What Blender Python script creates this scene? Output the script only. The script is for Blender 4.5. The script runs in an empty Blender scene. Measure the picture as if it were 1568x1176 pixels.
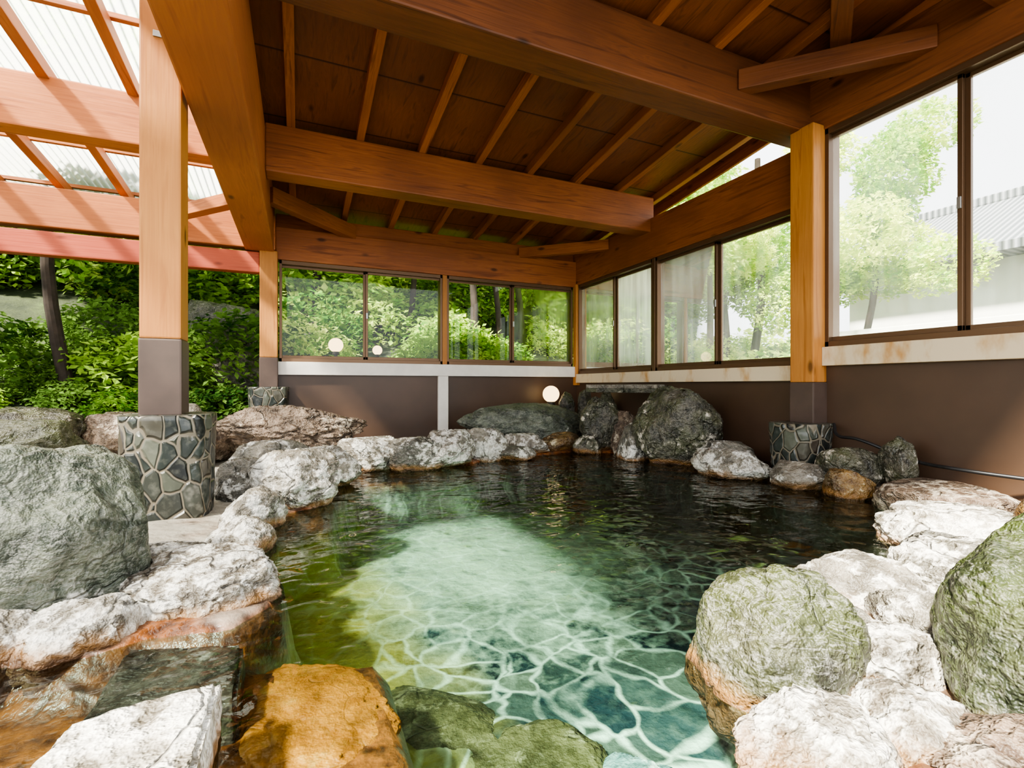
import bpy, bmesh, math, random
from mathutils import Vector, Matrix, noise as mn
random.seed(7)
sc=bpy.context.scene
COL=sc.collection
def link(o,parent=None):
    COL.objects.link(o)
    if parent: o.parent=parent
    return o
def empty(name,loc=(0,0,0)):
    e=bpy.data.objects.new(name,None); e.location=loc; e.empty_display_size=.1
    COL.objects.link(e); return e
# ---------------------------------------------------------------- materials
class NT:
    def __init__(s,name):
        m=bpy.data.materials.new(name); m.use_nodes=True
        s.m=m; s.t=m.node_tree; s.t.nodes.clear()
        s.out=s.n('ShaderNodeOutputMaterial')
    def n(s,typ,**kw):
        nd=s.t.nodes.new(typ)
        for k,v in kw.items(): setattr(nd,k,v)
        return nd
    def l(s,a,b): s.t.links.new(a,b)
    def coord(s,kind='Object'): return s.n('ShaderNodeTexCoord').outputs[kind]
    def pos(s): return s.n('ShaderNodeNewGeometry').outputs['Position']
    def map(s,vec,scale=(1,1,1),loc=(0,0,0)):
        m=s.n('ShaderNodeMapping'); m.inputs['Scale'].default_value=scale; m.inputs['Location'].default_value=loc
        s.l(vec,m.inputs['Vector']); return m.outputs[0]
    def noise(s,vec,scale,detail=4,rough=.55,dist=0):
        n=s.n('ShaderNodeTexNoise'); n.inputs['Scale'].default_value=scale
        n.inputs['Detail'].default_value=detail; n.inputs['Roughness'].default_value=rough
        n.inputs['Distortion'].default_value=dist
        s.l(vec,n.inputs['Vector']); return n.outputs['Fac']
    def warp(s,vec,scale,amt,detail=1):
        n=s.n('ShaderNodeTexNoise'); n.inputs['Scale'].default_value=scale; n.inputs['Detail'].default_value=detail
        s.l(vec,n.inputs['Vector'])
        v=s.n('ShaderNodeVectorMath',operation='SCALE'); s.l(n.outputs['Color'],v.inputs[0]); v.inputs['Scale'].default_value=amt
        return s.add(vec,v.outputs[0])
    def vor(s,vec,scale,feature='F1',out='Distance',rand=1):
        n=s.n('ShaderNodeTexVoronoi'); n.feature=feature; n.inputs['Scale'].default_value=scale
        n.inputs['Randomness'].default_value=rand
        s.l(vec,n.inputs['Vector']); return n.outputs[out]
    def ramp(s,fac,stops,interp='LINEAR'):
        r=s.n('ShaderNodeValToRGB'); cr=r.color_ramp; cr.interpolation=interp
        while len(cr.elements)<len(stops): cr.elements.new(.5)
        for e,(p,c) in zip(cr.elements,stops):
            e.position=p; e.color=(c,c,c,1) if isinstance(c,(int,float)) else (*c,1)
        s.l(fac,r.inputs[0]); return r.outputs[0]
    def math(s,op,a,b=None,c=None,clamp=False):
        m=s.n('ShaderNodeMath',operation=op); m.use_clamp=clamp
        for i,v in enumerate((a,b,c)):
            if v is None: continue
            if isinstance(v,(int,float)): m.inputs[i].default_value=v
            else: s.l(v,m.inputs[i])
        return m.outputs[0]
    def mix(s,fac,a,b,mode='MIX'):
        m=s.n('ShaderNodeMix'); m.data_type='RGBA'; m.blend_type=mode
        for i,v in ((0,fac),(6,a),(7,b)):
            if isinstance(v,(int,float)): m.inputs[i].default_value=v
            elif isinstance(v,tuple): m.inputs[i].default_value=(*v,1)
            else: s.l(v,m.inputs[i])
        return m.outputs[2]
    def sep(s,vec):
        x=s.n('ShaderNodeSeparateXYZ'); s.l(vec,x.inputs[0]); return x.outputs
    def add(s,vec,off):
        v=s.n('ShaderNodeVectorMath',operation='ADD'); s.l(vec,v.inputs[0])
        if isinstance(off,tuple): v.inputs[1].default_value=off
        else: s.l(off,v.inputs[1])
        return v.outputs[0]
    def bump(s,h,strength=.3,dist=.02,normal=None):
        b=s.n('ShaderNodeBump'); b.inputs['Strength'].default_value=strength; b.inputs['Distance'].default_value=dist
        s.l(h,b.inputs['Height'])
        if normal: s.l(normal,b.inputs['Normal'])
        return b.outputs[0]
    def pbr(s,color,rough=.6,normal=None,spec=.4,metal=0,coat=0):
        p=s.n('ShaderNodeBsdfPrincipled')
        if isinstance(color,tuple): p.inputs['Base Color'].default_value=(*color,1)
        else: s.l(color,p.inputs['Base Color'])
        if isinstance(rough,(int,float)): p.inputs['Roughness'].default_value=rough
        else: s.l(rough,p.inputs['Roughness'])
        p.inputs['Specular IOR Level'].default_value=spec; p.inputs['Metallic'].default_value=metal
        p.inputs['Coat Weight'].default_value=coat
        if normal: s.l(normal,p.inputs['Normal'])
        return p.outputs[0]
    def done(s,sh):
        s.l(sh,s.out.inputs['Surface']); return s.m

def wood(name,axis,light,dark,rough=.5,knots=True,seams=0):
    t=NT(name)
    v=t.coord('Object'); v0=v
    oi=t.n('ShaderNodeObjectInfo')
    cmb=t.n('ShaderNodeCombineXYZ')
    r=t.math('MULTIPLY',oi.outputs['Random'],37.)
    for i in range(3): t.l(r,cmb.inputs[i])
    v=t.add(v,cmb.outputs[0])
    sc_=[14,14,14]; sc_[axis]=.9
    g=t.noise(t.map(v,tuple(sc_)),1.6,3,.6,1.2)
    sc2=[70,70,70]; sc2[axis]=2
    fine=t.noise(t.map(v,tuple(sc2)),1.,1,.6)
    big=t.noise(v,1.3,2)
    c=t.ramp(g,[(.3,dark),(.48,light),(.6,tuple(a*.65+b*.35 for a,b in zip(light,dark))),(.75,light)])
    c=t.mix(t.math('MULTIPLY',fine,.4),c,dark)
    c=t.mix(t.ramp(big,[(.35,.0),(.65,.6)]),c,tuple(a*.95 for a in dark))
    if knots:
        sk=[5,5,5]; sk[axis]=2.2
        k=t.vor(t.map(v,tuple(sk)),1.)
        c=t.mix(t.ramp(k,[(.05,.85),(.12,.0)]),c,tuple(x*.3 for x in dark))
    if seams:   # board joints across the slope
        fr=t.math('FRACT',t.math('MULTIPLY',t.sep(v0)[1],1/seams))
        c=t.mix(t.ramp(fr,[(.0,.9),(.012,.9),(.03,0.)]),c,tuple(x*.25 for x in dark))
    rv=t.n('ShaderNodeHueSaturation'); t.l(c,rv.inputs['Color'])
    t.l(t.math('MULTIPLY_ADD',oi.outputs['Random'],.35,.8),rv.inputs['Value'])
    return t.done(t.pbr(rv.outputs[0],rough,t.bump(fine,.3,.004),.3))
WL=(.42,.142,.038); WD=(.16,.047,.014)
beamw=[wood('beam_wood_%d'%i,i,WL,WD) for i in range(3)]
perw=[wood('pergola_wood_%d'%i,i,(.50,.18,.056),(.26,.08,.027)) for i in range(3)]
dimw=[wood('shaded_beam_wood_%d'%i,i,(.22,.075,.024),(.09,.030,.011)) for i in range(3)]  # beam wood darkened in colour for the backlit shade at upper right
redw=[wood('red_beam_wood_%d'%i,i,(.58,.14,.07),(.38,.07,.035)) for i in range(3)]
postw=wood('post_wood',2,(.58,.265,.068),(.33,.125,.028))
boardw=wood('roof_board_wood',1,(.25,.082,.026),(.10,.033,.013),.5,True,.62)

def plain(name,col,rough=.5,metal=0,nscale=0,var=.3,spec=.4,bs=.2):
    t=NT(name)
    if nscale:
        n=t.noise(t.pos(),nscale,4)
        c=t.mix(t.ramp(n,[(.3,0.),(.7,1.)]),tuple(x*(1-var) for x in col),tuple(min(1,x*(1+var)) for x in col))
        return t.done(t.pbr(c,rough,t.bump(n,bs,.01) if bs else None,spec,metal))
    return t.done(t.pbr(col,rough,None,spec,metal))
brownwall=plain('brown_panel',(.070,.040,.024),.4,0,1.5,.22,.4,0)
darkband=plain('post_sleeve',(.070,.046,.036),.5,0,6,.2)
framem=plain('bronze_aluminium',(.13,.075,.04),.35,.5)
metal=plain('bracket_metal',(.35,.35,.33),.4,.9)
trimw=plain('painted_trim',(.74,.70,.64),.5,0,8,.08,.4,0)
blackm=plain('black_rubber',(.015,.015,.016),.35)
def stain_trim():
    t=NT('stained_trim'); p=t.pos()
    n=t.noise(t.map(p,(4,4,2)),2,4)
    c=t.mix(t.ramp(n,[(.5,0.),(.72,1.)]),(.66,.54,.37),(.46,.23,.06))
    return t.done(t.pbr(c,.5))
rtrimw=stain_trim()

def rockmat(name,dark,mid,white,w=.5,zc=.1,zs=.25,moss=None,brown=True,bump=.8,wet=False,crack=.7):
    """w amount of white mineral crust; crust thickens towards the waterline zc"""
    t=NT(name); p=t.pos()
    n1=t.noise(p,4.,4,.62,.3); n2=t.noise(p,16.,4,.7); n3=t.noise(p,60,2,.65)
    z=t.sep(p)[2]
    nz=t.sep(t.n('ShaderNodeNewGeometry').outputs['Normal'])[2]
    base=t.mix(t.ramp(n2,[(.38,0.),(.60,1.)]),dark,mid)
    if moss:
        mf=t.math('ADD',n1,t.math('MULTIPLY',nz,.05))
        base=t.mix(t.ramp(mf,[(.42,0.),(.56,.9)]),base,moss)
    base=t.mix(t.ramp(t.noise(t.add(p,(5,5,5)),7,3,.6),[(.46,0.),(.64,.8)]),base,tuple(x*.45 for x in dark))
    wv=t.noise(t.map(p,(3,3,8)),2.2,4,.7,1.5)
    base=t.mix(t.ramp(wv,[(.47,0.),(.5,.28),(.53,0.)]),base,tuple(x*.6 for x in white))
    base=t.mix(t.ramp(n3,[(.56,0.),(.72,.24)]),base,tuple(x*.6 for x in white))
    zf=t.math('MULTIPLY',t.math('SUBTRACT',z,zc),-1./zs)
    f=t.math('ADD',t.math('MULTIPLY',zf,.35),t.math('MULTIPLY',t.math('SUBTRACT',n1,.5),2.6))
    f=t.math('ADD',f,t.math('MULTIPLY',t.math('SUBTRACT',n2,.5),2.4))
    f=t.math('ADD',f,t.math('MULTIPLY',nz,.12))
    f=t.ramp(t.math('ADD',f,w),[(.35,0.),(.60,1.)])
    wc=t.mix(t.ramp(n3,[(.36,0.),(.56,1.)]),tuple(x*.55 for x in white),white)
    wc=t.mix(t.ramp(n2,[(.43,.85),(.54,0.)]),wc,tuple(a*b for a,b in zip(white,(.42,.39,.35))))
    c=t.mix(f,base,wc)
    ck=t.vor(t.warp(p,5,.28,3),5.,'DISTANCE_TO_EDGE')
    ckf=t.ramp(ck,[(.0,1.),(.03,0.)])
    ckm=t.math('MULTIPLY',ckf,t.ramp(n1,[(.44,0.),(.58,crack)]))
    c=t.mix(ckm,c,tuple(x*.5 for x in dark))
    if brown:
        bz=t.math('ADD',z,t.math('MULTIPLY',t.math('SUBTRACT',n1,.5),.14))
        c=t.mix(t.ramp(t.math('ADD',bz,.5),[(.512,.85),(.545,0.)]),c,(.22,.105,.026))
        c=t.mix(t.ramp(t.math('ADD',bz,.5),[(.495,1.),(.515,0.)]),c,(.065,.032,.014))
    h=t.math('ADD',t.math('MULTIPLY',n2,1.1),t.math('MULTIPLY',n3,.35))
    h=t.math('ADD',h,n1)
    h=t.math('SUBTRACT',h,t.math('MULTIPLY',ckm,.6))
    rough=t.ramp(f,[(0,.28 if wet else .5),(1,.8)])
    return t.done(t.pbr(c,rough,t.bump(h,bump,.035),.4))
WHT=(.66,.64,.58)
R_white=rockmat('rock_white_crust',(.12,.105,.08),(.28,.25,.20),WHT,.50,.1,.3)
R_step=rockmat('rock_crusted_edge',(.12,.10,.075),(.25,.225,.18),WHT,.34,.06,.07)
R_grey=rockmat('rock_grey_green',(.042,.052,.037),(.13,.142,.104),WHT,.03,.06,.16,None,True,.7,False,.45)
R_olive=rockmat('rock_grey_olive',(.030,.032,.019),(.095,.094,.056),WHT,-.04,.04,.10,(.042,.050,.016),True,.8,False,.3)
R_greywhite=rockmat('rock_grey_white',(.085,.078,.06),(.20,.18,.145),WHT,.22,.12,.3)
R_green=rockmat('rock_mossy_green',(.017,.022,.011),(.062,.072,.032),(.42,.41,.32),-.14,.06,.2,(.036,.050,.010),True,.8,False,.3)
R_dark=rockmat('rock_dark',(.026,.025,.020),(.12,.108,.082),(.55,.50,.41),.12,.14,.4,(.060,.064,.030),True,.8,True)
R_brown=rockmat('rock_brown_rough',(.070,.045,.030),(.21,.15,.105),(.48,.41,.32),.12,.2,.4,None,False,1.)
R_tan=rockmat('rock_yellow_brown',(.08,.040,.016),(.23,.135,.045),(.66,.57,.38),.14,.05,.2,None,True,.8,True)
R_orange=rockmat('rock_orange_submerged',(.22,.075,.009),(.36,.135,.018),(.42,.20,.045),.05,-.3,.5,None,False,.4,False,.6)
R_subgrey=rockmat('rock_submerged_grey',(.045,.045,.018),(.10,.098,.045),(.18,.18,.10),.1,-.3,.5,None,False,.5)
R_teal=rockmat('rock_submerged_teal',(.07,.15,.16),(.17,.29,.30),(.44,.56,.54),.1,-.3,.5,None,False,.5)
R_slab=rockmat('rock_dark_slab',(.020,.016,.014),(.055,.045,.038),(.24,.21,.18),.05,-.3,.5,None,False,.3,True,.2)

def mosaic():
    t=NT('stone_mosaic'); p=t.pos()
    pw=t.warp(t.map(p,(1,1,.7)),9,.05)
    e=t.vor(pw,14,'DISTANCE_TO_EDGE')
    col=t.vor(pw,14,'F1','Color')
    v=t.sep(col)[0]
    n=t.noise(p,35,3)
    c=t.ramp(v,[(0,(.008,.010,.010)),(.35,(.028,.036,.031)),(.6,(.013,.015,.015)),(.8,(.09,.098,.075)),(1,(.045,.034,.025))])
    c=t.mix(t.ramp(n,[(.5,0.),(.75,.28)]),c,(.22,.22,.18))
    m=t.ramp(e,[(.03,1.),(.06,0.)])
    c=t.mix(m,c,(.15,.13,.095))
    n1=t.noise(p,6,4,.65)
    z=t.sep(p)[2]
    f=t.ramp(t.math('ADD',t.math('MULTIPLY',z,-1.3),t.math('ADD',n1,-.10)),[(.35,0.),(.6,.85)])
    c=t.mix(f,c,(.46,.44,.38))
    h=t.ramp(e,[(.03,0.),(.1,1.)])
    return t.done(t.pbr(c,.3,t.bump(h,.7,.02),.5))
M_mosaic=mosaic()

def groundmat():
    t=NT('mineral_ground'); p=t.pos()
    n1=t.noise(p,5,4); n2=t.noise(p,20,4,.65)
    x,y,z=t.sep(p)
    c=t.mix(t.ramp(n2,[(.35,0.),(.65,1.)]),(.035,.022,.015),(.12,.08,.05))
    f=t.math('ADD',t.math('MULTIPLY',x,-.45),t.math('ADD',n1,t.math('MULTIPLY',z,2.)))
    c=t.mix(t.ramp(t.math('ADD',f,-.05),[(.45,0.),(.6,.9)]),c,(.38,.35,.29))
    bz=t.math('ADD',z,t.math('MULTIPLY',t.math('SUBTRACT',n1,.5),.10))
    rb=t.mix(t.ramp(n2,[(.38,0.),(.62,1.)]),(.050,.018,.008),(.20,.068,.016))
    c=t.mix(t.ramp(t.math('ADD',bz,.5),[(.505,1.),(.54,0.)]),c,rb)
    # --- submerged flagstones with a caustic light net painted along the joints
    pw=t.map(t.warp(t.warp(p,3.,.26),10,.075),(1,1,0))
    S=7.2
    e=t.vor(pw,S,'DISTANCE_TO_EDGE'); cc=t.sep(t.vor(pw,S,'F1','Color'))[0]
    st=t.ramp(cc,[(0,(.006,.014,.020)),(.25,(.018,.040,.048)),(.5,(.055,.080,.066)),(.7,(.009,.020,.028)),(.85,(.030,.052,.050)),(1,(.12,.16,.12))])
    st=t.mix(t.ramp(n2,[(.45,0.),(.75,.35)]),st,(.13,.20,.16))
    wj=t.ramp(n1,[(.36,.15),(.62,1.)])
    caus=t.math('MULTIPLY',t.ramp(e,[(.0,.9),(.025,.7),(.085,0.)]),wj)
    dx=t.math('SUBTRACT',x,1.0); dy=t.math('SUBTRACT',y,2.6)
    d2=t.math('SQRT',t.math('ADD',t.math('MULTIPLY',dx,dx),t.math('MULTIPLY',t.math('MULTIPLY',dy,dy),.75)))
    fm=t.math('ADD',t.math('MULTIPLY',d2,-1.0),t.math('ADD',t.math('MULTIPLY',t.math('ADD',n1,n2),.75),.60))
    st=t.mix(t.ramp(fm,[(.3,0.),(.95,.78)]),st,(.52,.72,.56))  # pale patch paints the sunlit bright centre of the pool
    fl=t.mix(caus,st,(.56,.78,.66))
    fo=t.math('ADD',t.math('MULTIPLY',x,-1.5),t.math('ADD',n1,.48))
    fl=t.mix(t.ramp(fo,[(.2,0.),(.75,.75)]),fl,(.38,.33,.04))
    fr=t.math('ADD',t.math('MULTIPLY',x,.9),t.math('ADD',n1,-1.95))
    fl=t.mix(t.ramp(fr,[(.2,0.),(.7,.7)]),fl,(.12,.095,.055))  # brown wall's reflection on the water, tinted into the floor colour
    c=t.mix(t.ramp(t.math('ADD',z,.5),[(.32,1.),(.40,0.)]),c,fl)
    rough=t.ramp(n1,[(.3,.2),(.7,.5)])
    return t.done(t.pbr(c,rough,t.bump(t.math('ADD',n1,t.math('MULTIPLY',n2,.5)),.6,.03),.5))
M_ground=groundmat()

def watermat():
    t=NT('pool_water'); p=t.pos()
    a=t.noise(p,4.5,1,.5,.6)
    b=t.noise(t.map(p,(1,1.3,1),(3,1,0)),13,1,.5,.4)
    h=t.math('ADD',a,t.math('MULTIPLY',b,.34))
    nb=t.bump(h,.65,.03)
    fr=t.n('ShaderNodeFresnel'); fr.inputs['IOR'].default_value=1.33; t.l(nb,fr.inputs['Normal'])
    g=t.n('ShaderNodeBsdfGlossy'); g.inputs['Roughness'].default_value=.02; t.l(nb,g.inputs['Normal'])
    tr=t.n('ShaderNodeBsdfTransparent'); tr.inputs['Color'].default_value=(.83,.97,.89,1)
    mx=t.n('ShaderNodeMixShader'); t.l(fr.outputs[0],mx.inputs[0]); t.l(tr.outputs[0],mx.inputs[1]); t.l(g.outputs[0],mx.inputs[2])
    return t.done(mx.outputs[0])
M_water=watermat()

def glassmat(name,fog):
    t=NT(name); p=t.pos()
    fr=t.n('ShaderNodeFresnel'); fr.inputs['IOR'].default_value=1.4
    g=t.n('ShaderNodeBsdfGlossy'); g.inputs['Roughness'].default_value=.01
    tr=t.n('ShaderNodeBsdfTransparent'); tr.inputs['Color'].default_value=(.98,.99,.98,1)
    m2=t.n('ShaderNodeMixShader'); t.l(fr.outputs[0],m2.inputs[0]); t.l(tr.outputs[0],m2.inputs[1]); t.l(g.outputs[0],m2.inputs[2])
    if not fog: return t.done(m2.outputs[0])
    st=t.noise(t.map(p,(9,9,.5)),1.6,3,.6)
    cl=t.noise(p,1.5,2)
    f=t.math('ADD',t.math('MULTIPLY',t.ramp(st,[(.35,0.),(.7,1.)]),.5),t.math('MULTIPLY',t.ramp(cl,[(.35,0.),(.65,1.)]),.6))
    f=t.math('MULTIPLY',f,fog,clamp=True)
    tl=t.n('ShaderNodeBsdfTranslucent'); tl.inputs['Color'].default_value=(.95,1,.93,1)
    m3=t.n('ShaderNodeMixShader'); t.l(f,m3.inputs[0]); t.l(m2.outputs[0],m3.inputs[1]); t.l(tl.outputs[0],m3.inputs[2])
    return t.done(m3.outputs[0])
G_clear=glassmat('glass_clear',.0); G_fog=glassmat('glass_fogged',.55); G_mid=glassmat('glass_misted',.22)

def polycarb():
    t=NT('corrugated_polycarbonate')
    tl=t.n('ShaderNodeBsdfTranslucent'); tl.inputs['Color'].default_value=(.93,.93,.90,1)
    tr=t.n('ShaderNodeBsdfTransparent')
    mx=t.n('ShaderNodeMixShader'); mx.inputs[0].default_value=.5; t.l(tl.outputs[0],mx.inputs[1]); t.l(tr.outputs[0],mx.inputs[2])
    return t.done(mx.outputs[0])
M_poly=polycarb()

def leafmat(name,dark,light,tl_=.45):
    t=NT(name); p=t.pos(); oi=t.n('ShaderNodeObjectInfo')
    n=t.noise(p,5,1,.8)
    f=t.math('ADD',t.math('MULTIPLY',n,1.15),t.math('MULTIPLY',oi.outputs['Random'],.35))
    c=t.ramp(f,[(.5,dark),(.98,light)])
    d=t.n('ShaderNodeBsdfDiffuse'); t.l(c,d.inputs['Color'])
    tl=t.n('ShaderNodeBsdfTranslucent'); t.l(c,tl.inputs['Color'])
    mx=t.n('ShaderNodeMixShader'); mx.inputs[0].default_value=tl_
    t.l(d.outputs[0],mx.inputs[1]); t.l(tl.outputs[0],mx.inputs[2])
    return t.done(mx.outputs[0])
L_green=leafmat('leaf_green',(.06,.18,.02),(.42,.62,.09))
L_bright=leafmat('leaf_bright',(.26,.50,.06),(.90,.96,.28))
L_dark=leafmat('leaf_dark',(.02,.06,.012),(.20,.34,.07))
bark=plain('bark',(.028,.020,.015),.9,0,12,.4)
def hillmat():
    t=NT('hill_undergrowth'); p=t.pos()
    n=t.noise(p,2.2,5,.7)
    c=t.ramp(n,[(.35,(.012,.018,.007)),(.55,(.03,.04,.014)),(.7,(.055,.08,.024))])
    return t.done(t.pbr(c,.9,t.bump(n,.5,.1)))
hillm=hillmat()
M_glow=NT('lamp_globe_glass'); em=M_glow.n('ShaderNodeEmission'); em.inputs[0].default_value=(1,.70,.34,1); em.inputs[1].default_value=2.4; M_glow=M_glow.done(em.outputs[0])

# ---------------------------------------------------------------- helpers
def mesh_obj(name,verts,faces,mat,parent=None,smooth=False,loc=(0,0,0)):
    me=bpy.data.meshes.new(name); me.from_pydata(verts,[],faces); me.update()
    if mat: me.materials.append(mat)
    if smooth: me.polygons.foreach_set('use_smooth',[True]*len(me.polygons))
    o=bpy.data.objects.new(name,me); o.location=loc
    return link(o,parent)
def box(name,lo,hi,mat,parent=None,bev=.006):
    c=[(a+b)/2 for a,b in zip(lo,hi)]; h=[abs(b-a)/2 for a,b in zip(lo,hi)]
    bm=bmesh.new(); bmesh.ops.create_cube(bm,size=2)
    for v in bm.verts: v.co=Vector((v.co.x*h[0],v.co.y*h[1],v.co.z*h[2]))
    if bev: bmesh.ops.bevel(bm,geom=bm.edges[:],offset=min(bev,min(h)*.45),segments=2,affect='EDGES',profile=.6)
    me=bpy.data.meshes.new(name); bm.to_mesh(me); bm.free(); me.materials.append(mat)
    o=bpy.data.objects.new(name,me); o.location=c
    return link(o,parent)
def bar(name,a,b,w,h,mat,parent=None,bev=.005):
    a=Vector(a); b=Vector(b); L=(b-a).length
    o=box(name,(-L/2,-w/2,-h/2),(L/2,w/2,h/2),mat,parent,bev)
    x=(b-a).normalized(); y=Vector((0,0,1)).cross(x).normalized(); z=x.cross(y)
    m=Matrix((x,y,z)).transposed().to_4x4(); m.translation=(a+b)/2
    o.matrix_world=m
    return o

# ---------------------------------------------------------------- pool outline & ground
POOL=[(-1.25,1.52),(-.60,1.45),(-.43,1.36),(-.32,1.40),(-.16,1.36),(-.06,1.47),(-.06,1.70),(-.15,2.0),(-.13,2.45),(.12,2.58),(.16,3.0),(.36,3.55),(.70,3.5),(1.23,3.5),(1.39,3.68),(1.91,3.68),(2.3,3.78),(2.78,3.3),(2.72,2.67),(2.76,2.12),(2.78,1.72),(2.80,1.45),(2.45,1.20),(2.15,.86),(1.80,.76),(1.5,.86),(1.22,.86),(1.0,.62),(.82,.50),(.70,.40),(.68,-.2),(-1.25,-.2)]
def sdist(x,y):
    ins=False; md=1e9; n=len(POOL)
    for i in range(n):
        x1,y1=POOL[i]; x2,y2=POOL[(i+1)%n]
        if (y1>y)!=(y2>y) and x<(x2-x1)*(y-y1)/(y2-y1)+x1: ins=not ins
        dx,dy=x2-x1,y2-y1
        u=max(0,min(1,((x-x1)*dx+(y-y1)*dy)/(dx*dx+dy*dy)))
        d=(x-x1-u*dx)**2+(y-y1-u*dy)**2
        if d<md: md=d
    d=math.sqrt(md); return -d if ins else d
def sm(a,b,x):
    t=max(0,min(1,(x-a)/(b-a))); return t*t*(3-2*t)
def gz(x,y):
    s=sdist(x,y); n=mn.noise(Vector((x*3,y*3,0)))*.5+mn.noise(Vector((x*9,y*9,3)))*.2
    if s>0: return .012+min(s,.35)*.12+n*.03*min(1,s*12)
    D=.36
    k=1-sm(.18,.26,x); k2=1-sm(1.25,1.5,y+.3*x)
    sh=k*k2
    D=D*(1-sh)+.085*sh
    k3=(1-sm(.5,.75,x))*(1-sm(1.15,1.4,y)); D=min(D,.36*(1-k3)+.31*k3)
    return -D*sm(0,.08,-s)+n*.02*min(1,-s*8)
vs=[];fs=[]
x0,x1,y0,y1,st=-1.9,3.11,-.6,5.10,.035
nx=int((x1-x0)/st)+1; ny=int((y1-y0)/st)+1
for j in range(ny+1):
    for i in range(nx+1):
        x=min(x1,x0+i*st); y=min(y1,y0+j*st); vs.append((x,y,gz(x,y)))
for j in range(ny):
    for i in range(nx):
        a=j*(nx+1)+i; fs.append((a,a+1,a+nx+2,a+nx+1))
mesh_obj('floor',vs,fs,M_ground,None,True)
mesh_obj('hot_spring_water',[(-1.3,-.25,0),(2.95,-.25,0),(2.95,3.9,0),(-1.3,3.9,0)],[(0,1,2,3)],M_water)

# ---------------------------------------------------------------- rocks
def rock(name,c,r,mat,seed,rot=0,flat=0,planes=9,sub=5,rough=1.,soft=.82):
    rnd=random.Random(seed)
    bm=bmesh.new(); bmesh.ops.create_icosphere(bm,subdivisions=sub,radius=1)
    off=Vector((seed*3.1,seed*1.7,seed*.9))
    pl=[]
    for i in range(planes):
        n=Vector((rnd.gauss(0,1),rnd.gauss(0,1),rnd.gauss(0,.8))).normalized(); pl.append((n,rnd.uniform(.62,.88)))
    if flat: pl.append((Vector((rnd.uniform(-.1,.1),rnd.uniform(-.1,.1),1)).normalized(),1-flat))
    M=Matrix.Rotation(rot,3,'Z')
    R=Vector(r)
    for v in bm.verts:
        p=v.co.copy()
        d=1+.20*mn.noise(p*1.3+off)+.10*mn.noise(p*2.9+off)
        q=p*d
        for n,h in pl:
            e=q.dot(n)-h
            if e>0: q-=n*e*soft
        r1=1-abs(mn.noise(q*2.6+off*2))*2; r2=1-abs(mn.noise(q*6.5+off*3))*2
        q*=1+rough*(.03*mn.noise(q*6+off)+.02*mn.noise(q*14+off)-.35*max(0,r1-.86)-.14*max(0,r2-.80)+.012*mn.noise(q*30+off))
        q=Vector((q.x*R.x,q.y*R.y,q.z*R.z))*1.12
        v.co=M@q
    me=bpy.data.meshes.new(name); bm.to_mesh(me); bm.free(); me.materials.append(mat)
    me.polygons.foreach_set('use_smooth',[True]*len(me.polygons))
    o=bpy.data.objects.new(name,me); o.location=c
    return link(o)
# left bank
rock('boulder',(-.64,1.70,.13),(.225,.21,.30),R_grey,3,.3,.12,3,6,.7,.6)
rock('flat_rock',(-.25,1.64,.0),(.22,.20,.13),R_step,5,.5,.15,8,6,1.4)
rock('shore_rock',(-.46,1.45,-.03),(.13,.11,.12),R_white,6,.2,0,7,6)
rock('shore_rock',(-.68,1.44,-.02),(.14,.10,.12),R_white,61,.2,0,7,6)
rock('shore_rock',(-.18,2.02,.01),(.11,.12,.10),R_white,7,.2,.1,9,5,1.5)
rock('shore_rock',(-.40,1.96,.0),(.12,.10,.08),R_greywhite,8,.9,.1,7,5,1.5)
rock('shore_rock',(-.19,2.3,.04),(.12,.15,.12),R_white,9,.2,.1,9,5,1.5)
rock('white_rock',(.00,2.68,.11),(.21,.18,.17),R_white,10,.4,.15,11,6,1.4)
rock('white_rock',(-.25,2.76,.10),(.14,.18,.13),R_greywhite,11,.9,.1,9,5,1.5)
rock('white_rock',(.14,3.1,.11),(.18,.18,.13),R_white,12,.1,.2,11,5,1.5)
rock('white_rock',(-.15,3.1,.14),(.22,.2,.14),R_greywhite,13,.7,.1,9,5,1.5)
rock('rough_brown_rock',(-.08,3.85,.27),(.52,.24,.18),R_brown,14,-.12,.1,13,6,2.2)
rock('rough_brown_rock',(-.66,3.9,.20),(.28,.25,.16),R_brown,15,.3,0,9,5,1.8)
rock('white_rock',(.46,3.6,.10),(.23,.18,.14),R_white,16,-.3,.2,11,5,1.5)
rock('white_rock',(.76,3.46,.09),(.22,.16,.13),R_greywhite,171,-.2,.1,11,6,1.6)
rock('white_rock',(1.03,3.52,.11),(.22,.17,.15),R_white,17,.5,.1,11,6,1.6)
rock('white_rock',(1.38,3.70,.10),(.17,.17,.16),R_white,18,-.3,.1,11,5,1.5)
rock('white_rock',(1.62,3.58,.04),(.15,.10,.07),R_greywhite,19,-.3,.2,9,5)
rock('white_rock',(1.80,3.82,.08),(.2,.14,.10),R_white,191,-.3,.2,9,5,1.5)
rock('flat_grey_rock',(2.10,4.34,.20),(.58,.32,.2),R_grey,20,-.2,.1,4,6,1.,.6)
rock('shore_rock',(2.22,3.92,.07),(.2,.14,.10),R_tan,21,.3,.1,8,5)
rock('upright_rock',(2.70,4.62,.36),(.08,.08,.2),R_dark,22,.3,0,8,5)
rock('upright_rock',(2.86,4.50,.34),(.075,.08,.19),R_dark,23,.7,0,8,5)
rock('upright_rock',(2.97,4.25,.32),(.08,.09,.2),R_dark,24,.1,0,8,5)
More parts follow.
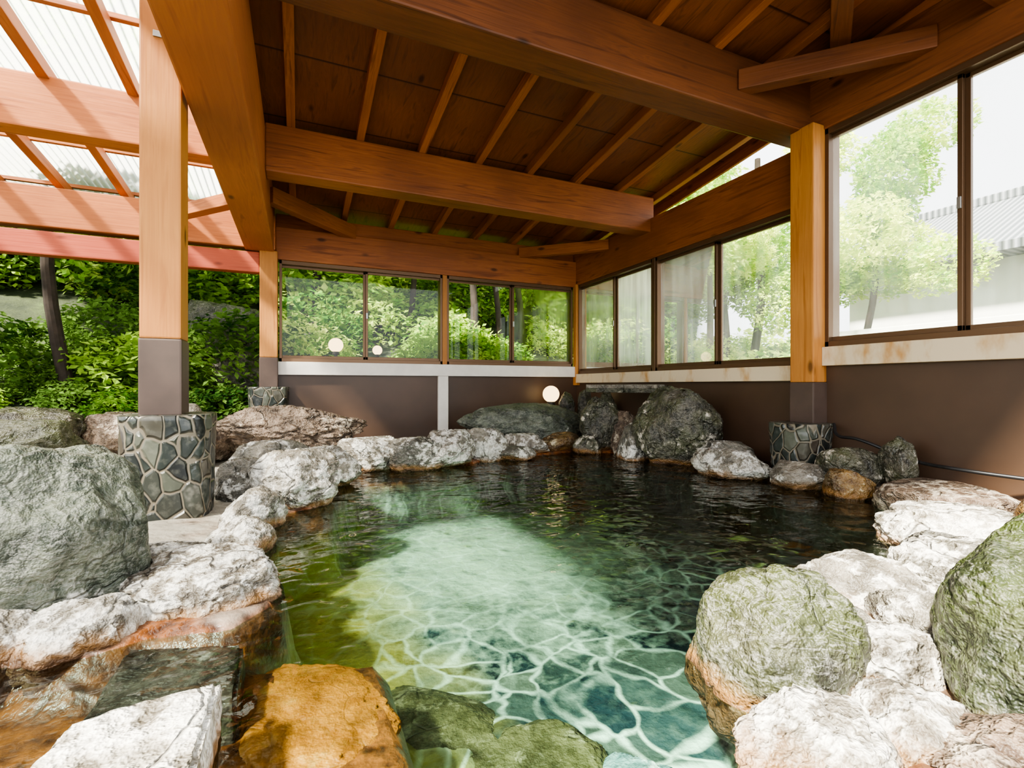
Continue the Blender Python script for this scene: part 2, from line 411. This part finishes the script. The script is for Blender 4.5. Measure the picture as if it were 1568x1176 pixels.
# spout group
rock('spout_rock',(2.54,3.74,.22),(.19,.17,.24),R_dark,251,.1,0,4,6,.9,.7)
rock('spout_rock',(2.74,3.58,.13),(.18,.14,.24),R_brown,26,.3,0,5,5)
rock('spout_boulder',(2.75,2.98,.22),(.26,.31,.32),R_dark,272,.5,0,2,6,.8,.6)
rock('shore_rock',(2.56,3.26,.07),(.19,.16,.20),R_greywhite,28,.5,0,6,6)
rock('shore_rock',(2.36,3.68,.05),(.12,.11,.11),R_dark,281,.5,0,8,5)
SG=empty('stone_spout')
bar('slab',(2.62,4.02,.555),(2.98,3.44,.555),.24,.045,R_dark,SG,.008)
bar('rim_a',(2.53,3.96,.59),(2.89,3.38,.59),.035,.035,R_step,SG,.006)
bar('rim_b',(2.71,4.07,.59),(3.07,3.49,.59),.035,.035,R_step,SG,.006)
# right bank
rock('flat_white_rock',(2.62,2.34,.07),(.14,.24,.11),R_white,29,.1,.2,7,6,1.3)
rock('flat_white_rock',(2.80,2.55,.09),(.14,.2,.12),R_greywhite,291,.1,.2,7,5)
rock('shore_rock',(2.72,1.94,.06),(.14,.15,.10),R_step,30,.3,.1,7,5)
rock('shore_rock',(2.88,1.76,.12),(.15,.15,.14),R_dark,31,.3,.1,7,5)
rock('shore_rock',(2.72,1.68,.05),(.11,.12,.09),R_tan,32,.8,0,8,5)
rock('pointed_dark_rock',(2.96,1.54,.17),(.08,.08,.13),R_dark,33,.8,0,8,5)
rock('flat_white_rock',(2.30,.98,.02),(.24,.23,.12),R_white,34,-.3,.2,8,6,1.3)
rock('flat_brown_rock',(2.75,1.26,.03),(.27,.25,.12),R_brown,35,-.3,.35,6,5)
rock('shore_rock',(2.55,.75,.1),(.25,.2,.16),R_tan,36,-.3,.1,6,5)
# foreground right
rock('boulder',(.90,.69,.015),(.135,.15,.185),R_olive,37,.9,0,2,6,.7,.5)
rock('crusted_rock',(1.42,.80,.01),(.20,.16,.12),R_white,38,-.4,.1,9,6,1.3)
rock('crusted_rock',(1.12,.74,-.01),(.11,.11,.12),R_greywhite,381,-.4,.1,9,6,1.3)
rock('crusted_rock',(1.10,.58,-.01),(.12,.10,.12),R_white,39,-.4,.1,9,6,1.3)
rock('crusted_rock',(1.34,.62,.0),(.13,.12,.12),R_greywhite,391,.4,.1,9,6,1.3)
rock('mossy_boulder',(1.215,.375,.10),(.16,.15,.22),R_green,40,.4,0,2,6,.7,.5)
rock('crusted_rock',(.76,.50,-.01),(.14,.11,.085),R_white,41,.6,.1,9,6,1.4)
rock('brown_shore_rock',(.95,.49,-.01),(.12,.10,.085),R_step,42,.1,.1,9,6)
rock('brown_shore_rock',(.98,.33,.0),(.14,.12,.085),R_brown,421,.1,.1,9,6)
rock('crusted_rock',(1.68,.66,.03),(.22,.2,.14),R_greywhite,43,.1,.1,9,6,1.3)
rock('crusted_rock',(2.0,.55,.08),(.2,.2,.15),R_white,44,.1,.1,9,5)
# submerged rocks
rock('submerged_orange_stone',(.03,1.13,-.125),(.155,.22,.058),R_orange,451,.15,.35,5,6,.9,.8)
rock('submerged_grey_slab',(.36,1.24,-.345),(.15,.24,.05),R_subgrey,46,.3,.4,5,6,.8)
rock('submerged_grey_slab',(.54,.99,-.34),(.17,.20,.05),R_subgrey,47,.2,.4,5,6,.8)
rock('submerged_grey_slab',(.35,.84,-.33),(.14,.14,.05),R_subgrey,471,.2,.3,5,5)
rock('submerged_teal_slab',(.72,.86,-.34),(.13,.12,.07),R_teal,48,.9,.4,5,6,.8)
def slab(name,corners,zt,th,mat,seed,amp=.006):
    bm=bmesh.new()
    top=[bm.verts.new((x,y,zt)) for x,y in corners]
    cx=sum(c[0] for c in corners)/len(corners); cy=sum(c[1] for c in corners)/len(corners)
    bot=[bm.verts.new((cx+(x-cx)*1.06,cy+(y-cy)*1.06,zt-th)) for x,y in corners]
    n=len(top); bm.faces.new(top); bm.faces.new(bot[::-1])
    for i in range(n): bm.faces.new((top[i],bot[i],bot[(i+1)%n],top[(i+1)%n]))
    bmesh.ops.recalc_face_normals(bm,faces=bm.faces[:])
    bmesh.ops.bevel(bm,geom=bm.edges[:],offset=.008,segments=2,affect='EDGES')
    bmesh.ops.triangulate(bm,faces=bm.faces[:])
    for _ in range(5):
        es=[e for e in bm.edges if e.calc_length()>.012]
        if es: bmesh.ops.subdivide_edges(bm,edges=es,cuts=1)
        bmesh.ops.triangulate(bm,faces=[f for f in bm.faces if len(f.verts)>3])
        if len(bm.verts)>20000: break
    bm.normal_update()
    for v in bm.verts:
        p=v.co
        v.co=p+v.normal*amp*(mn.noise(p*14+Vector((seed,0,0)))*1.6+mn.noise(p*45))
    me=bpy.data.meshes.new(name); bm.to_mesh(me); bm.free(); me.materials.append(mat)
    me.polygons.foreach_set('use_smooth',[True]*len(me.polygons))
    return link(bpy.data.objects.new(name,me))
slab('white_stone_block',[(-.35,.80),(-.33,.97),(-.13,1.0),(-.13,.78)],.075,.12,R_white,2,.004)
slab('submerged_dark_slab',[(-.36,1.10),(-.36,1.38),(-.12,1.30),(-.11,1.07)],-.008,.09,R_slab,5,.002)
# left outside
rock('garden_rock',(-1.45,3.6,.22),(.28,.22,.18),R_olive,50,.2,.1,7,5)
rock('garden_rock',(-1.1,3.0,.14),(.25,.25,.14),R_greywhite,51,.2,.1,7,5)
rock('garden_rock',(-.85,4.6,.34),(.16,.13,.11),R_white,52,.2,.1,7,4)
rock('terracotta_rock',(-1.15,2.6,.15),(.16,.12,.1),R_orange,53,.2,.1,7,4)
rock('garden_boulder',(-.95,6.6,.95),(.55,.4,.6),R_dark,54,.2,.1,5,5)
rock('garden_boulder',(-.55,6.0,.5),(.35,.3,.45),R_dark,55,.2,.1,7,5)
rock('garden_rock',(-1.8,4.6,.25),(.3,.25,.2),R_dark,56,.2,.1,7,5)
rock('garden_rock',(-1.1,2.0,.1),(.22,.25,.18),R_greywhite,57,.2,.1,7,5)
rock('garden_rock',(-1.25,4.7,.2),(.3,.2,.18),R_brown,58,.2,.1,7,5)

# ---------------------------------------------------------------- posts & pedestals
def pedestal(name,cx,cy,r,z0,z1,seed):
    bm=bmesh.new(); bmesh.ops.create_cube(bm,size=2)
    bmesh.ops.subdivide_edges(bm,edges=bm.edges[:],cuts=24,use_grid_fill=True)
    for v in bm.verts:
        p=v.co; k=r*(1+.04*p.z)
        q=Vector((p.x,p.y,0)); L=q.length or 1
        q=q*(1-.18*max(0,L-1)/.414)
        n=mn.noise(Vector((p.x*2+seed,p.y*2,p.z*2)))*.03+mn.noise(Vector((p.x*6+seed,p.y*6,p.z*6)))*.025
        v.co=Vector((q.x*k*(1+n),q.y*k*(1+n),(z0+z1)/2+(z1-z0)/2*p.z*(1+n*.3)))
    me=bpy.data.meshes.new(name); bm.to_mesh(me); bm.free(); me.materials.append(M_mosaic)
    me.polygons.foreach_set('use_smooth',[True]*len(me.polygons))
    o=bpy.data.objects.new(name,me); o.location=(cx,cy,0); return link(o)
def post(name,x0,x1,y0,y1,zb,zs,zt,mat):
    e=empty(name,((x0+x1)/2,(y0+y1)/2,zb))
    a=box('timber',(x0,y0,zs),(x1,y1,zt),mat,None,.008)
    b=box('sleeve',(x0-.003,y0-.003,zb),(x1+.003,y1+.003,zs),darkband,None,.008)
    for o in (a,b):
        o.parent=e; o.matrix_parent_inverse=Matrix.Translation(e.location).inverted()
    return e
p=post('timber_post',-.615,-.465,2.49,2.64,.468,.80,2.66,postw)
br=box('bracket_plate',(-.565,2.482,2.08),(-.52,2.49,2.105),metal,None,.002); br.parent=p; br.matrix_parent_inverse=Matrix.Translation(p.location).inverted()
pedestal('stone_pedestal',-.515,2.54,.165,-.04,.475,1)
post('timber_post',-.33,-.18,5.0,5.15,.58,.86,1.85,postw)
pedestal('stone_pedestal',-.255,5.04,.165,.05,.585,2)
post('timber_post',2.98,3.11,2.03,2.19,.355,.62,2.27,postw)
pedestal('stone_pedestal',2.955,2.10,.15,.02,.36,3)

# ---------------------------------------------------------------- roof frame
RF=empty('timber_roof_frame')
def beam(name,lo,hi,mats=beamw,bev=.01):
    d=[abs(b-a) for a,b in zip(lo,hi)]; ax=d.index(max(d))
    return box(name,lo,hi,mats[ax],RF,bev)
def rz(y): return 2.40+.12*(3.7-y)
beam('cross_beam_near',(-.45,2.12,2.26),(3.2,2.32,2.60),dimw)
beam('cross_beam_mid',(-.21,3.70,2.07),(3.12,3.87,2.40))
beam('edge_beam',(-.45,.0,1.84),(-.21,5.15,2.38),perw)
beam('pergola_beam',(-3.6,3.70,2.10),(-.45,3.85,2.42),perw)
beam('pergola_beam_back',(-3.6,5.0,1.86),(-.2,5.15,2.18),perw)
beam('pergola_tie_red',(-3.6,5.02,1.64),(-.33,5.13,1.83),redw)
beam('pergola_beam_near',(-3.6,1.9,2.30),(-.62,2.05,2.60),perw)
beam('header_back',(-.2,5.06,1.79),(3.2,5.2,2.10))
beam('header_right',(3.08,2.19,1.81),(3.24,5.2,2.20))
beam('header_right_near',(3.08,-.6,2.24),(3.24,2.19,2.62),dimw)
beam('plate_back',(-.2,5.12,2.08),(3.2,5.2,2.24))
beam('corner_post',(3.06,5.02,.6),(3.14,5.1,1.82),[postw]*3)
bar('brace',(-.22,4.35,2.13),(.50,5.1,2.13),.09,.13,beamw[0],RF)
bar('brace',(2.35,5.1,2.13),(3.1,4.4,2.13),.09,.11,beamw[0],RF)
bar('brace',(-.45,4.35,2.06),(-1.05,5.02,2.06),.09,.10,perw[0],RF)
bar('brace',(2.45,2.14,2.44),(3.1,1.45,2.44),.09,.12,dimw[0],RF)
bar('hip_beam',(1.0,.55,2.74),(3.1,1.95,2.60),.10,.14,dimw[0],RF)
bar('hip_beam',(2.0,.2,2.74),(3.1,1.15,2.66),.09,.12,dimw[0],RF)
bar('tie_beam',(1.3,1.15,2.50),(3.1,1.15,2.50),.10,.15,dimw[0],RF)
for n in range(8):
    x=-.05+.464*n
    bar('rafter',(x,-.1,rz(-.1)+.035),(x,5.45,rz(5.45)+.035),.055,.07,beamw[0],RF)
for x in [-.51-.43*n for n in range(8)]:
    bar('pergola_rafter',(x,-.4,rz(-.4)+.04),(x,5.5,rz(5.5)+.04),.06,.08,perw[0],RF)
for y in [.3,.8,1.3,1.75,2.3,2.75,3.2,4.15,4.6,5.3]:
    bar('pergola_batten',(-3.6,y,rz(y)+.095),(-.45,y,rz(y)+.095),.035,.03,perw[0],RF,.003)
def roofboard():
    x0,x1,y0,y1=-.5,3.42,-.2,5.6
    v=[];t=.03
    for z in (0,t):
        for x,y in ((x0,y0),(x1,y0),(x1,y1),(x0,y1)):
            v.append((x,y,rz(y)+.072+z))
    f=[(3,2,1,0),(4,5,6,7),(0,1,5,4),(1,2,6,5),(2,3,7,6),(3,0,4,7)]
    return mesh_obj('ceiling',v,f,boardw)
ce=roofboard()
bar('fascia',(3.40,-.1,rz(-.1)+.05),(3.40,5.5,rz(5.5)+.05),.03,.12,beamw[0],RF)
v=[];f=[]
N=420
for i in range(N+1):
    x=-3.6+3.1*i/N; dz=.012*math.sin(i*.9)
    for y in (-.5,5.6): v.append((x,y,rz(y)+.125+dz))  # near end lengthened out of view to filter sun on the near rocks
for i in range(N): a=2*i; f.append((a,a+2,a+3,a+1))
mesh_obj('corrugated_roof_sheet',v,f,M_poly,None,True)

# ---------------------------------------------------------------- walls
box('wall_back',(-.18,5.10,-.1),(3.2,5.18,.72),brownwall,None,0)
box('wall_right',(3.11,2.15,-.1),(3.19,5.1,.65),brownwall,None,0)
box('wall_right_near',(3.11,-.6,-.1),(3.19,2.15,.74),brownwall,None,0)
box('trim_1',(-.18,5.05,.70),(3.1,5.2,.825),trimw,None,.004)
box('trim_2',(1.37,5.06,0.05),(1.48,5.1,.70),trimw,None,.004)
box('trim_3',(3.06,2.2,.63),(3.2,5.05,.735),rtrimw,None,.004)
box('trim_4',(3.06,-.6,.725),(3.2,2.03,.845),rtrimw,None,.004)

def window(name,axis,plane,cuts,z0,z1,glasses):
    """sliding window: axis 0 runs in X at Y=plane, axis 1 runs in Y at X=plane"""
    e=empty(name)
    def bx(n,a,b,za,zb,d0,d1,m):
        if axis==0: return box(n,(a,plane+d0,za),(b,plane+d1,zb),m,e,.002)
        return box(n,(plane+d0,a,za),(plane+d1,b,zb),m,e,.002)
    a,b=cuts[0],cuts[-1]
    fw=.035
    bx('frame_bottom',a,b,z0,z0+fw,-.02,.09,framem); bx('frame_top',a,b,z1-fw,z1,-.02,.09,framem)
    bx('jamb_a',a,a+fw*.7,z0,z1,-.02,.09,framem); bx('jamb_b',b-fw*.7,b,z0,z1,-.02,.09,framem)
    for i in range(len(cuts)-1):
        p,q=cuts[i],cuts[i+1]; s=.012 if i%2 else .04
        sw=.022
        bx('sash_left',p,p+sw,z0+fw,z1-fw,s,s+.025,framem); bx('sash_right',q-sw,q+.006,z0+fw,z1-fw,s,s+.025,framem)
        bx('sash_bottom',p,q,z0+fw,z0+fw+.03,s,s+.025,framem); bx('sash_top',p,q,z1-fw-.022,z1-fw,s,s+.025,framem)
        P,Q,za,zb,dd=p+.01,q-.01,z0+fw,z1-fw,plane+s+.012
        vv=[(P,dd,za),(Q,dd,za),(Q,dd,zb),(P,dd,zb)] if axis==0 else [(dd,P,za),(dd,Q,za),(dd,Q,zb),(dd,P,zb)]
        mesh_obj('glass',vv,[(0,1,2,3)],glasses[i],e)
        if i%2: bx('latch',p+.003,p+.02,(z0+z1)/2-.03,(z0+z1)/2+.03,s-.012,s,metal)
    return e
window('window_1',0,5.10,[-.17,.625,1.42],.825,1.79,[G_clear,G_clear])
window('window_2',0,5.10,[1.47,2.26,3.05],.825,1.79,[G_clear,G_fog])
box('trim_5',(1.42,5.07,.825),(1.47,5.2,1.79),postw,None,.004)
window('window_3',1,3.11,[3.68,4.34,5.03],.735,1.81,[G_fog,G_mid])
window('window_4',1,3.11,[2.19,2.94,3.64],.735,1.81,[G_mid,G_mid])
box('trim_6',(3.08,3.64,.735),(3.2,3.68,1.81),framem,None,.004)
window('window_5',1,3.11,[.62,1.34,2.03],.845,2.24,[G_mid,G_mid])
window('window_6',1,3.11,[-.6,.0,.60],.845,2.24,[G_mid,G_mid])

def globe(name,c,r,stem):
    e=empty(name,c)
    bm=bmesh.new(); bmesh.ops.create_uvsphere(bm,u_segments=32,v_segments=20,radius=r)
    me=bpy.data.meshes.new('globe'); bm.to_mesh(me); bm.free(); me.materials.append(M_glow)
    me.polygons.foreach_set('use_smooth',[True]*len(me.polygons))
    link(bpy.data.objects.new('globe',me),e)
    for nm,ra,rb,dp,zz in (('collar',r*.55,r*.4,r*.5,-r*1.1),('stem',.02,.02,stem,-r*1.1-stem/2)):
        bm=bmesh.new(); bmesh.ops.create_cone(bm,segments=24,radius1=ra,radius2=rb,depth=dp,cap_ends=True)
        me=bpy.data.meshes.new(nm); bm.to_mesh(me); bm.free(); me.materials.append(blackm)
        o=bpy.data.objects.new(nm,me); o.location=(0,0,zz); link(o,e)
globe('globe_lamp',(2.64,4.88,.50),.095,.3)
globe('lamp_reflection_globe',(.38,5.75,1.05),.08,.7)  # globes added outdoors in place of lamp reflections on the window glass
globe('lamp_reflection_globe',(.84,5.8,1.01),.055,.7)

cu=bpy.data.curves.new('garden_hose','CURVE'); cu.dimensions='3D'; cu.bevel_depth=.009; cu.bevel_resolution=3
pts=[(3.04,1.94,.36),(2.98,1.88,.30),(2.95,1.75,.29),(3.0,1.5,.2),(2.95,1.3,.19),(3.05,1.0,.17),(3.08,.6,.16)]
spn=cu.splines.new('BEZIER'); spn.bezier_points.add(len(pts)-1)
for bp,pp in zip(spn.bezier_points,pts): bp.co=pp; bp.handle_left_type=bp.handle_right_type='AUTO'
cu.materials.append(blackm); link(bpy.data.objects.new('garden_hose',cu))

# ---------------------------------------------------------------- outside
def hz(x,y):
    oy=max(0,y-5.3); ox=max(0,x-3.35); ol=max(0,-1.85-x)
    if y<5.22 and -1.85<x<3.25: return -.7
    h=.12+.55*oy*(1-.85*sm(0,7,ox))+.04*ox+.12*ol
    if x<-1.85 and y<5.3: h=.12+.1*ol
    return h+.25*mn.noise(Vector((x*.6,y*.6,0)))*min(1,(oy+ox+ol)*.5)
vs=[];fs=[]
nx=150;ny=130
for j in range(ny+1):
    for i in range(nx+1):
        x=-14+40*i/nx; y=-6+32*j/ny; vs.append((x,y,hz(x,y)))
for j in range(ny):
    for i in range(nx):
        a=j*(nx+1)+i; fs.append((a,a+1,a+nx+2,a+nx+1))
mesh_obj('garden_hillside',vs,fs,hillm,None,True)

def leafmesh(name,N,ll,mat,seed,shell=.5):
    r=random.Random(seed); v=[];f=[]
    for i in range(N):
        while True:
            p=Vector((r.uniform(-1,1),r.uniform(-1,1),r.uniform(-1,1)))
            if shell<p.length<1: break
        if mn.noise(p*2.6+Vector((seed,0,0)))<-.12: continue
        d=Vector((r.gauss(0,1),r.gauss(0,1),r.gauss(-.3,.6))).normalized()
        s=d.cross(Vector((r.gauss(0,.5),r.gauss(0,.5),1))).normalized()
        n=s.cross(d); L=ll*r.uniform(.6,1.3); W=L*.28
        b=len(v)
        v+= [p,p+d*L*.5+s*W+n*W*.3,p+d*L,p+d*L*.5-s*W+n*W*.3]
        f+= [(b,b+1,b+2),(b,b+2,b+3)]
    me=bpy.data.meshes.new(name); me.from_pydata([tuple(q) for q in v],[],f); me.materials.append(mat); return me
LM={'g':[leafmesh('leafball_green_%d'%i,3200,.15,L_green,i) for i in range(3)],
    'b':[leafmesh('leafball_bright_%d'%i,2800,.15,L_bright,i+5) for i in range(3)],
    'd':[leafmesh('leafball_dark_%d'%i,3200,.14,L_dark,i+9) for i in range(2)]}
FO=empty('hillside_foliage')
rr=random.Random(11)
def tuft(kind,x,y,z,s,parent=FO,name='shrub_leaves'):
    o=bpy.data.objects.new(name,rr.choice(LM[kind])); o.location=(x,y,z)
    o.rotation_euler=(rr.uniform(-.4,.4),rr.uniform(-.4,.4),rr.uniform(0,6.28)); o.scale=(s*rr.uniform(.85,1.2),s*rr.uniform(.85,1.2),s*rr.uniform(.65,.95))
    link(o,parent)
for i in range(90):     # back slope
    y=5.9+rr.random()**1.3*6; x=rr.uniform(-6,1.0+(y-5)*1.5)
    s=rr.uniform(.38,.62)*(1+(y-5.9)*.18)
    tuft(rr.choice('ddg') if x<-.3 else rr.choice('gbb'),x,y,hz(x,y)+s*.4,s)
for i in range(9):      # low shrubs beside the bath
    x=-3.6+i*.36; y=5.6+rr.uniform(-.2,.3); s=rr.uniform(.26,.38)
    tuft('d' if i%3 else 'g',x,y,hz(x,y)+s*.4,s)
for i in range(16):     # upper bank, left
    x=-6.+i*.42; y=8.2+(i%3)*.7; s=rr.uniform(.7,.95)
    tuft('gbdg'[i%4],x,y,hz(x,y)+s*.55,s)
for i in range(56):      # right slope
    x=4.2+rr.random()*8; y=rr.uniform(3.0,14)
    if (x>7 and y<8) or (x>4.9 and y<4.6): continue
    s=rr.uniform(.45,.75)*(1+(x-4)*.08)
    tuft(rr.choice('gbb'),x,y,hz(x,y)+s*.4,s)
def trunk(name,x,y,z,h,r,parent):
    bm=bmesh.new(); bmesh.ops.create_cone(bm,segments=12,radius1=r,radius2=r*.6,depth=h,cap_ends=True)
    bmesh.ops.subdivide_edges(bm,edges=[e for e in bm.edges if abs(e.verts[0].co.z-e.verts[1].co.z)>h*.5],cuts=8)
    for v in bm.verts:
        v.co.x+=.10*math.sin(v.co.z*1.3+x); v.co.y+=.07*math.sin(v.co.z*1.9+y)
    me=bpy.data.meshes.new(name); bm.to_mesh(me); bm.free(); me.materials.append(bark)
    o=bpy.data.objects.new(name,me); o.location=(x,y,z+h/2); link(o,parent)
def tree(x,y,h,cr,kind,r=.08,low=.55,n=8):
    z=hz(x,y); e=empty('garden_tree',(0,0,0))
    trunk('trunk',x,y,z-.1,h*.95,r,e)
    for i in range(n):
        a=rr.uniform(0,6.28); q=rr.random()**.6*cr
        zz=z+h*rr.uniform(low,1.08)
        tuft(kind,x+q*math.cos(a),y+q*math.sin(a),zz,rr.uniform(.55,.85)*cr*.75,e,'crown')
tree(-2.0,5.75,3.2,1.1,'g',.06,.68); tree(-1.35,7.2,3.8,1.1,'g',.07,.45); tree(-3.3,6.2,3.4,1.1,'g',.06)
tree(.3,7.6,3.6,1.1,'b',.07,.5); tree(1.5,7.2,3.3,1.0,'b',.05,.5); tree(2.2,6.6,3.4,.7,'g',.06,.6); tree(2.7,6.9,3.2,.7,'g',.05,.6); tree(3.4,7.6,3.6,1.2,'b',.06,.4)
tree(5.0,6.0,4.0,1.2,'b',.08,.35); tree(6.6,5.4,4.2,1.1,'b',.07,.35); tree(7.2,4.15,3.5,.85,'b',.05,.45,16)
tree(6.0,7.6,5.0,1.5,'b',.09,.35); tree(8.9,8.2,5.0,1.3,'g',.09,.35); tree(4.7,4.5,2.2,.7,'b',.05,.2)
for i in range(6):
    tree(-6+i*2.6,12.0+rr.uniform(-1,1.0),5.0,2.5,rr.choice('gb'),.1,.25)
H=empty('neighbour_house')
tile=NT('roof_tile'); pp=tile.pos(); wv=tile.n('ShaderNodeTexWave'); wv.inputs['Scale'].default_value=3.; wv.bands_direction='Y'; tile.l(pp,wv.inputs['Vector'])
tile=tile.done(tile.pbr(tile.ramp(wv.outputs['Color'],[(.2,(.11,.12,.13)),(.8,(.28,.29,.31))]),.5,tile.bump(wv.outputs['Fac'],.6,.05)))
plaster=plain('white_plaster',(.88,.86,.82),.8,0,3,.05,.4,0)
box('house_wall',(10.2,-4,-.2),(14,6.2,2.9),plaster,H,.01)
mesh_obj('house_roof',[(9.6,-4.5,2.75),(9.6,6.8,2.75),(12.1,6.8,4.1),(12.1,-4.5,4.1),(14.6,-4.5,2.75),(14.6,6.8,2.75),(9.6,-4.5,2.62),(9.6,6.8,2.62),(14.6,6.8,2.62),(14.6,-4.5,2.62)],
  [(0,3,2,1),(3,4,5,2),(0,1,7,6),(1,2,5,8,7),(0,6,9,4,3),(4,9,8,5),(6,7,8,9)],tile,H)
box('house_ridge',(12.0,-4.6,4.05),(12.2,6.9,4.22),tile,H,.02)
box('house_window',(10.15,1.0,.9),(10.2,2.6,2.1),framem,H,.01)
box('garden_wall',(6.9,-4,-.2),(7.0,4.6,1.35),plaster,None,.01)

# ---------------------------------------------------------------- light
w=bpy.data.worlds.new('world'); sc.world=w; w.use_nodes=True
nt=w.node_tree; bg=nt.nodes['Background']; bg.inputs[0].default_value=(.94,.97,1,1); bg.inputs[1].default_value=2.4
sl=bpy.data.lights.new('sun','SUN'); sl.energy=18; sl.angle=.08; sl.color=(1,.94,.80)
so=bpy.data.objects.new('sun',sl); d=Vector((.85,.55,-1.10)); so.rotation_euler=d.to_track_quat('-Z','Y').to_euler(); link(so)

cam=bpy.data.cameras.new('camera'); cam.sensor_width=36; cam.lens=17.0; cam.shift_y=.0013; cam.clip_start=.02
co=bpy.data.objects.new('camera',cam); co.location=(0,0,.6); co.rotation_euler=(math.pi/2,0,-math.radians(23.8)); link(co)
sc.camera=co
sc.view_settings.view_transform='AgX'; sc.view_settings.look='AgX - Medium High Contrast'; sc.view_settings.exposure=.85
